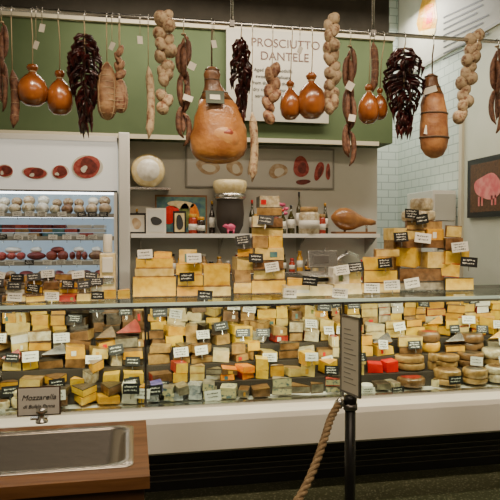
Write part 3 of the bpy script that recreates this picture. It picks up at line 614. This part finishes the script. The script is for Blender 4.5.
for i,z in enumerate(shz):
    x=xf0+.05
    while x<xf1-.14:
        if i==0:
            r=rr(.045,.06)
            b.ell((x+r,FY+.12,z+r*.9),(r,.1,r*.9),random.choice(['fat_white','ch_bloom','meat_pale','coppa']),wob=.05); b.ell((x+r+rr(-.01,.01),FY+.2,z+r*2.2),(r*.9,.08,r*.8),random.choice(['fat_white','salami_white','meat_pale'])); x+=2*r+.004
        elif i==1:
            w=rr(.08,.13)
            for k in range(3): b.cbox((x+w/2,FY+.14,z+.02+k*.036),(w*.92,.15,.03),random.choice(['art_blue','board_white','meat_dark','meat_red','ch_white','ch_tan','board_white']),rz=rr(-.2,.2))
            x+=w
        elif i==2:
            w=rr(.14,.24); b.box((x,FY+.05,z+.001),(x+w*.94,FY+.3,z+.012),'tag_white'); k_=random.choice((1,2,3)); m=random.choice(['ham_meat','meat_red','meat_pale','meat_dark','coppa'])
            for k in range(k_): b.ell((x+w*(k+.5)/k_,FY+.15,z+.05),(w*.47/k_,.09,rr(.03,.045)),m,wob=.1)
            if R()<.6: b.ell((x+w*.5,FY+.2,z+.10),(w*.3,.07,.03),random.choice(['ham_meat','meat_pale','fat_white']),wob=.1)
            x+=w
        else:
            w=rr(.10,.16); b.ell((x+w/2,FY+.16,z+.055),(w*.48,.1,.053),random.choice(['ham_meat','meat_pale','meat_dark','meat_red','ch_green','ch_gold']),wob=.06); b.ell((x+w/2,FY+.2,z+.13),(w*.4,.08,.03),random.choice(['ham_meat','meat_pale','meat_dark','ch_tan'])); x+=w
    x=xf0+.08
    while x<xf1-.1:
        tag(t2,(x,FY-.004,z+.0),.075,.04,R()<.35,0,0); x+=rr(.09,.17)
b.done(); t2.done()

# ------------------------------------------------------------ right wall pictures
def side_quad(px,py):
    d=rot@Vector(((px-250)/F,(250-py)/F,-1)); t=XR/d.x; return Vector((XR,d.y*t,CAMZ+d.z*t))
mat('pink_art',(.55,.10,.11),.6,c2=(.65,.25,.22),ns=14)
pa=side_quad(471,161); pb=side_quad(471,218); pe=side_quad(516,150)
b=MB('framed_pig_chart'); b.box((XR-.04,pe.y,pb.z),(XR-.001,pa.y,pa.z),'black_metal')
ym=(pe.y+pa.y)/2; hy=(pa.y-pe.y)/2; zm=(pa.z+pb.z)/2; hz=(pa.z-pb.z)/2
b.box((XR-.044,ym-hy*.82,zm-hz*.82),(XR-.04,ym+hy*.82,zm+hz*.82),'wood_dark')
n=24; pts=[(ym+hy*.62*math.cos(2*math.pi*i/n)*(1+.1*math.sin(4*math.pi*i/n)),zm+hz*.42*math.sin(2*math.pi*i/n)*(1+.12*math.cos(6*math.pi*i/n))) for i in range(n)]
b.add([(XR-.047,y,z) for y,z in pts],[tuple(range(n))],'pink_art')
for k in (-.35,-.2,.25,.4): b.box((XR-.047,ym+hy*k-.012,zm-hz*.62),(XR-.044,ym+hy*k+.012,zm-hz*.3),'pink_art')
b.done()
b=MB('ham_poster'); y0=side_quad(520,10).y; y1=side_quad(400,60).y; zb_=side_quad(400,82).z
b.box((XR-.03,y0,zb_),(XR-.001,y1,ZC-.02),'poster_paper')
b.box((XR-.032,y1-.03,zb_),(XR-.03,y1,ZC-.02),'frame_grey'); b.box((XR-.032,y0,zb_),(XR-.03,y1,zb_+.03),'frame_grey')
def side_shape(pxs,m,off=.034):
    pts=[side_quad(a,c) for a,c in pxs]; b.add([(XR-off,p.y,p.z) for p in pts],[tuple(range(len(pts)))],m)
side_shape([(426,-4),(437,-8),(440,18),(438,30),(430,36),(422,34),(419,24),(422,10)],'ch_gold'); side_shape([(428,6),(436,3),(438,18),(433,28),(425,29)],'ch_orange',.037); side_shape([(430,14),(435,12),(435,22),(429,25)],'ch_red',.04); side_shape([(421,32),(439,28),(437,35),(424,39)],'ch_cream',.037)
for i in range(8):
    y=14+i*6; side_shape([(446,y+3),(492-(i%3)*6,y-18+(i%3)*2),(492-(i%3)*6,y-16+(i%3)*2),(446,y+4.6)],'ink')
b.done()
b=MB('storage_cabinet'); hz_=W(445,190,5.95).z; b.box((XR-.30,5.98,0),(XR-.03,6.6,hz_),'white_paint'); b.box((XR-.28,5.965,.1),(XR-.05,5.98,hz_-.04),'wall_white'); b.box((XR-.26,5.945,1.3),(XR-.245,5.965,1.55),'steel')
for k in range(6): b.box((XR-.28,5.96,.7+k*.2),(XR-.05,5.966,.712+k*.2),'steel')
b.done(bevel=.006)

# ------------------------------------------------------------ wooden sink counter (foreground)
zk=.87; pr_=WZ(146,420,zk); xk1=pr_.x; yk1=pr_.y; yk0=WZ(100,480,zk).y; xk0=-1.3
sx0=-1.05; sx1=WZ(130,445,zk).x; sy0=WZ(60,471,zk).y; sy1=WZ(60,431,zk).y
e=bpy.data.objects.new('sink_cabinet',None); bpy.context.scene.collection.objects.link(e); e.location=((xk0+xk1)/2,(yk0+yk1)/2,0)
b=MB('countertop'); t=.035
b.box((xk0,yk0,zk-t),(xk1,sy0,zk),'wood'); b.box((xk0,sy1,zk-t),(xk1,yk1,zk),'wood'); b.box((sx1,sy0,zk-t),(xk1,sy1,zk),'wood'); b.box((xk0,sy0,zk-t),(sx0,sy1,zk),'wood'); b.done(parent=e)
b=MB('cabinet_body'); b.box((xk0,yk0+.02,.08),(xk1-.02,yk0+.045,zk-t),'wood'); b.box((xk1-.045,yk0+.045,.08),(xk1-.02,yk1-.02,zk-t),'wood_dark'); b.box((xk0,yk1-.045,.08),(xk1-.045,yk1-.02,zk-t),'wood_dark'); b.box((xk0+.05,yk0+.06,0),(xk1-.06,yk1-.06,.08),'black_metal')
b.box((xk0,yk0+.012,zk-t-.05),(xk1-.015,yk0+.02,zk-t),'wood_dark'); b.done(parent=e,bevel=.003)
def rrect(x0,x1,y0,y1,r,z,n=6):
    out=[]
    for cx,cy,a0 in ((x1-r,y1-r,0),(x0+r,y1-r,90),(x0+r,y0+r,180),(x1-r,y0+r,270)):
        for i in range(n+1):
            a=math.radians(a0+90*i/n); out.append(Vector((cx+r*math.cos(a),cy+r*math.sin(a),z)))
    return out
mat('sink_steel',(.55,.51,.45),.26,.9,bump=.05,bs=60)
b=MB('sink_basin'); q=.012
rings=[rrect(sx0-q,sx1+q,sy0-q,sy1+q,.03,zk+.001),rrect(sx0-q+.002,sx1+q-.002,sy0-q+.002,sy1+q-.002,.03,zk+.006),rrect(sx0+.012,sx1-.012,sy0+.01,sy1-.01,.06,zk+.006),rrect(sx0+.018,sx1-.018,sy0+.016,sy1-.016,.06,zk-.002),rrect(sx0+.03,sx1-.03,sy0+.028,sy1-.028,.06,zk-.13),rrect(sx0+.05,sx1-.05,sy0+.045,sy1-.045,.05,zk-.15),rrect(sx0+.3,sx1-.3,sy0+.15,sy1-.15,.01,zk-.155)]
b.loft(rings,'sink_steel',cap=False); n=len(rings[0]); b.add(rings[-1],[tuple(range(n))],'sink_steel'); b.done(parent=e)
b=MB('drain'); b.lathe([(.03,0),(.032,.003),(.02,.004),(.005,.001)],((sx0+sx1)/2+.1,(sy0+sy1)/2,zk-.154),'steel_dark',16); b.done(parent=e)
p=WZ(41,424,zk)
b=MB('tap_knob'); b.lathe([(.022,0),(.022,.006),(.010,.012),(.010,.03),(.020,.036),(.020,.05),(.008,.054)],(p.x,p.y+.02,zk+.0005),'steel',18); b.done(parent=e)
Y=p.y+.06; e2=bpy.data.objects.new('mozzarella_sign',None); bpy.context.scene.collection.objects.link(e2); pc=W(39,401,Y); e2.location=pc
s=S(39,Y); b=MB('card'); b.cbox(pc,(44*s,.004,31*s),'wood_dark'); b.cbox(pc+Vector((0,-.003,0)),(41*s,.003,28*s),'card_white'); b.done(parent=e2)
b=MB('stand'); b.cbox((pc.x,Y+.01,(pc.z+zk)/2),(.012,.006,pc.z-zk),'steel'); b.cbox((pc.x,Y+.01,zk+.004),(.06,.04,.006),'steel'); b.done(parent=e2)
text('Mozzarella',pc+Vector((0,-.0065,.006)),.028,'ink','text_1',parent=e2,shear=.3); text('di Bufala Panna',pc+Vector((0,-.0065,-.024)),.0185,'ink','text_2',parent=e2,shear=.3)

# ------------------------------------------------------------ stanchion, sign holder and rope
YP=2.55
b=MB('rope_stanchion'); xp=X(351,YP); zp=W(351,398,YP).z
b.tube([(xp,YP,.02),(xp,YP,zp)],.024,'black_metal',20); b.lathe([(.16,0),(.16,.012),(.13,.02),(.03,.035)],(xp,YP,0),'black_metal',32); b.lathe([(.028,-.03),(.030,0),(.026,.01),(.01,.014)],(xp,YP,zp),'black_metal',20)
b.lathe([(.032,-.05),(.032,-.025)],(xp,YP,zp),'steel_dark',20); b.done()
b=MB('stanchion_sign_holder'); za=W(352,398,YP).z+.015; zb2=W(352,316,YP).z
M=Matrix.Translation((xp,YP,0))@Euler((0,0,math.radians(-75))).to_matrix().to_4x4()
w=.075
for x0,x1,z0,z1 in ((-w,-w+.009,za,zb2),(w-.009,w,za,zb2),(-w,w,zb2-.009,zb2),(-w,w,za,za+.009)): b.box((x0,-.006,z0),(x1,.006,z1),'steel_dark',M)
b.box((-w+.008,-.003,za+.01),(w-.008,.003,zb2-.01),'paper',M)
for k in range(12): b.box((-w+.03,-.0045,za+.05+k*.022),(w-.03-.02*(k%3),-.0031,za+.054+k*.022),'frame_grey',M)
b.done()
mat('rope',(.25,.16,.08),.85,c2=(.40,.28,.15),ns=60,bump=.5,bs=200)
b=MB('barrier_rope'); pts=[]
ctrl=[W(340,402,YP),W(331,418,YP-.05),W(324,440,YP-.12),W(314,468,YP-.2),W(300,497,YP-.3),W(280,522,YP-.42),W(250,540,YP-.56),W(210,548,YP-.72)]
def cr(P,u):
    i=min(int(u),len(P)-2); t=u-i; p0=P[max(i-1,0)];p1=P[i];p2=P[i+1];p3=P[min(i+2,len(P)-1)]
    return .5*((2*p1)+(p2-p0)*t+(2*p0-5*p1+4*p2-p3)*t*t+(3*p1-p0-3*p2+p3)*t*t*t)
N=150; cen=[cr(ctrl,(len(ctrl)-1)*i/N) for i in range(N+1)]
for k in range(3):
    path=[]
    for i,c in enumerate(cen):
        t=(cen[min(i+1,N)]-cen[max(i-1,0)]).normalized(); a=t.cross(Vector((0,1,0))).normalized(); bb=t.cross(a); ph=i*.42+k*2.094
        path.append(c+a*.0085*math.cos(ph)+bb*.0085*math.sin(ph))
    b.tube(path,.0095,'rope',7)
b.lathe([(.019,-.02),(.021,0),(.019,.02)],cen[2],'steel',14,M=Euler((0,.5,0)).to_matrix().to_4x4())
b.tube([cen[0],Vector((xp-.03,YP,zp-.035))],.005,'steel',8)
b.done()

# ------------------------------------------------------------ lights
def area(name,loc,size,power,col,rx=0,sy=None,rz=0):
    l=bpy.data.lights.new(name,'AREA'); l.shape='RECTANGLE'; l.size=size; l.size_y=sy or size; l.energy=power; l.color=col
    o=bpy.data.objects.new(name,l); o.location=loc; o.rotation_euler=(rx,0,rz); bpy.context.scene.collection.objects.link(o)
warm=(1,.80,.57)
area('ceiling_lamp_front',(.9,2.4,3.6),3.2,48,warm,math.radians(25),.3)
area('ceiling_lamp_aisle',(1.2,4.9,3.65),3.4,82,(1,.88,.70),math.radians(8),.3)
area('front_fill',(.3,.2,3.2),2.5,36,warm,math.radians(28),1.0)  # added fill light from the camera side, brightens foreground fronts; no real fixture
area('recess_lamp',(3.0,6.7,4.3),.6,50,(1,.95,.86),0,.8)
area('case_lamp',((XA+XB)/2,YC+.04,zT-.045),XB-XA-.1,36,(1,.86,.62),math.radians(38),.04)
for x in (-.4,.2,.8,1.4,2.0,2.6):
    l=bpy.data.lights.new('spot_lamp','SPOT'); l.energy=150; l.color=(1,.80,.55); l.spot_size=math.radians(36); l.spot_blend=.5; l.shadow_soft_size=.03
    o=bpy.data.objects.new('spot_lamp',l); o.location=(x,2.3,3.6); d=Vector((x+.05,3.85,1.15))-o.location; o.rotation_euler=d.to_track_quat('-Z','Y').to_euler(); bpy.context.scene.collection.objects.link(o)
w=bpy.data.worlds.new('world'); bpy.context.scene.world=w; w.use_nodes=True; w.node_tree.nodes['Background'].inputs[0].default_value=(1,.86,.70,1); w.node_tree.nodes['Background'].inputs[1].default_value=.05
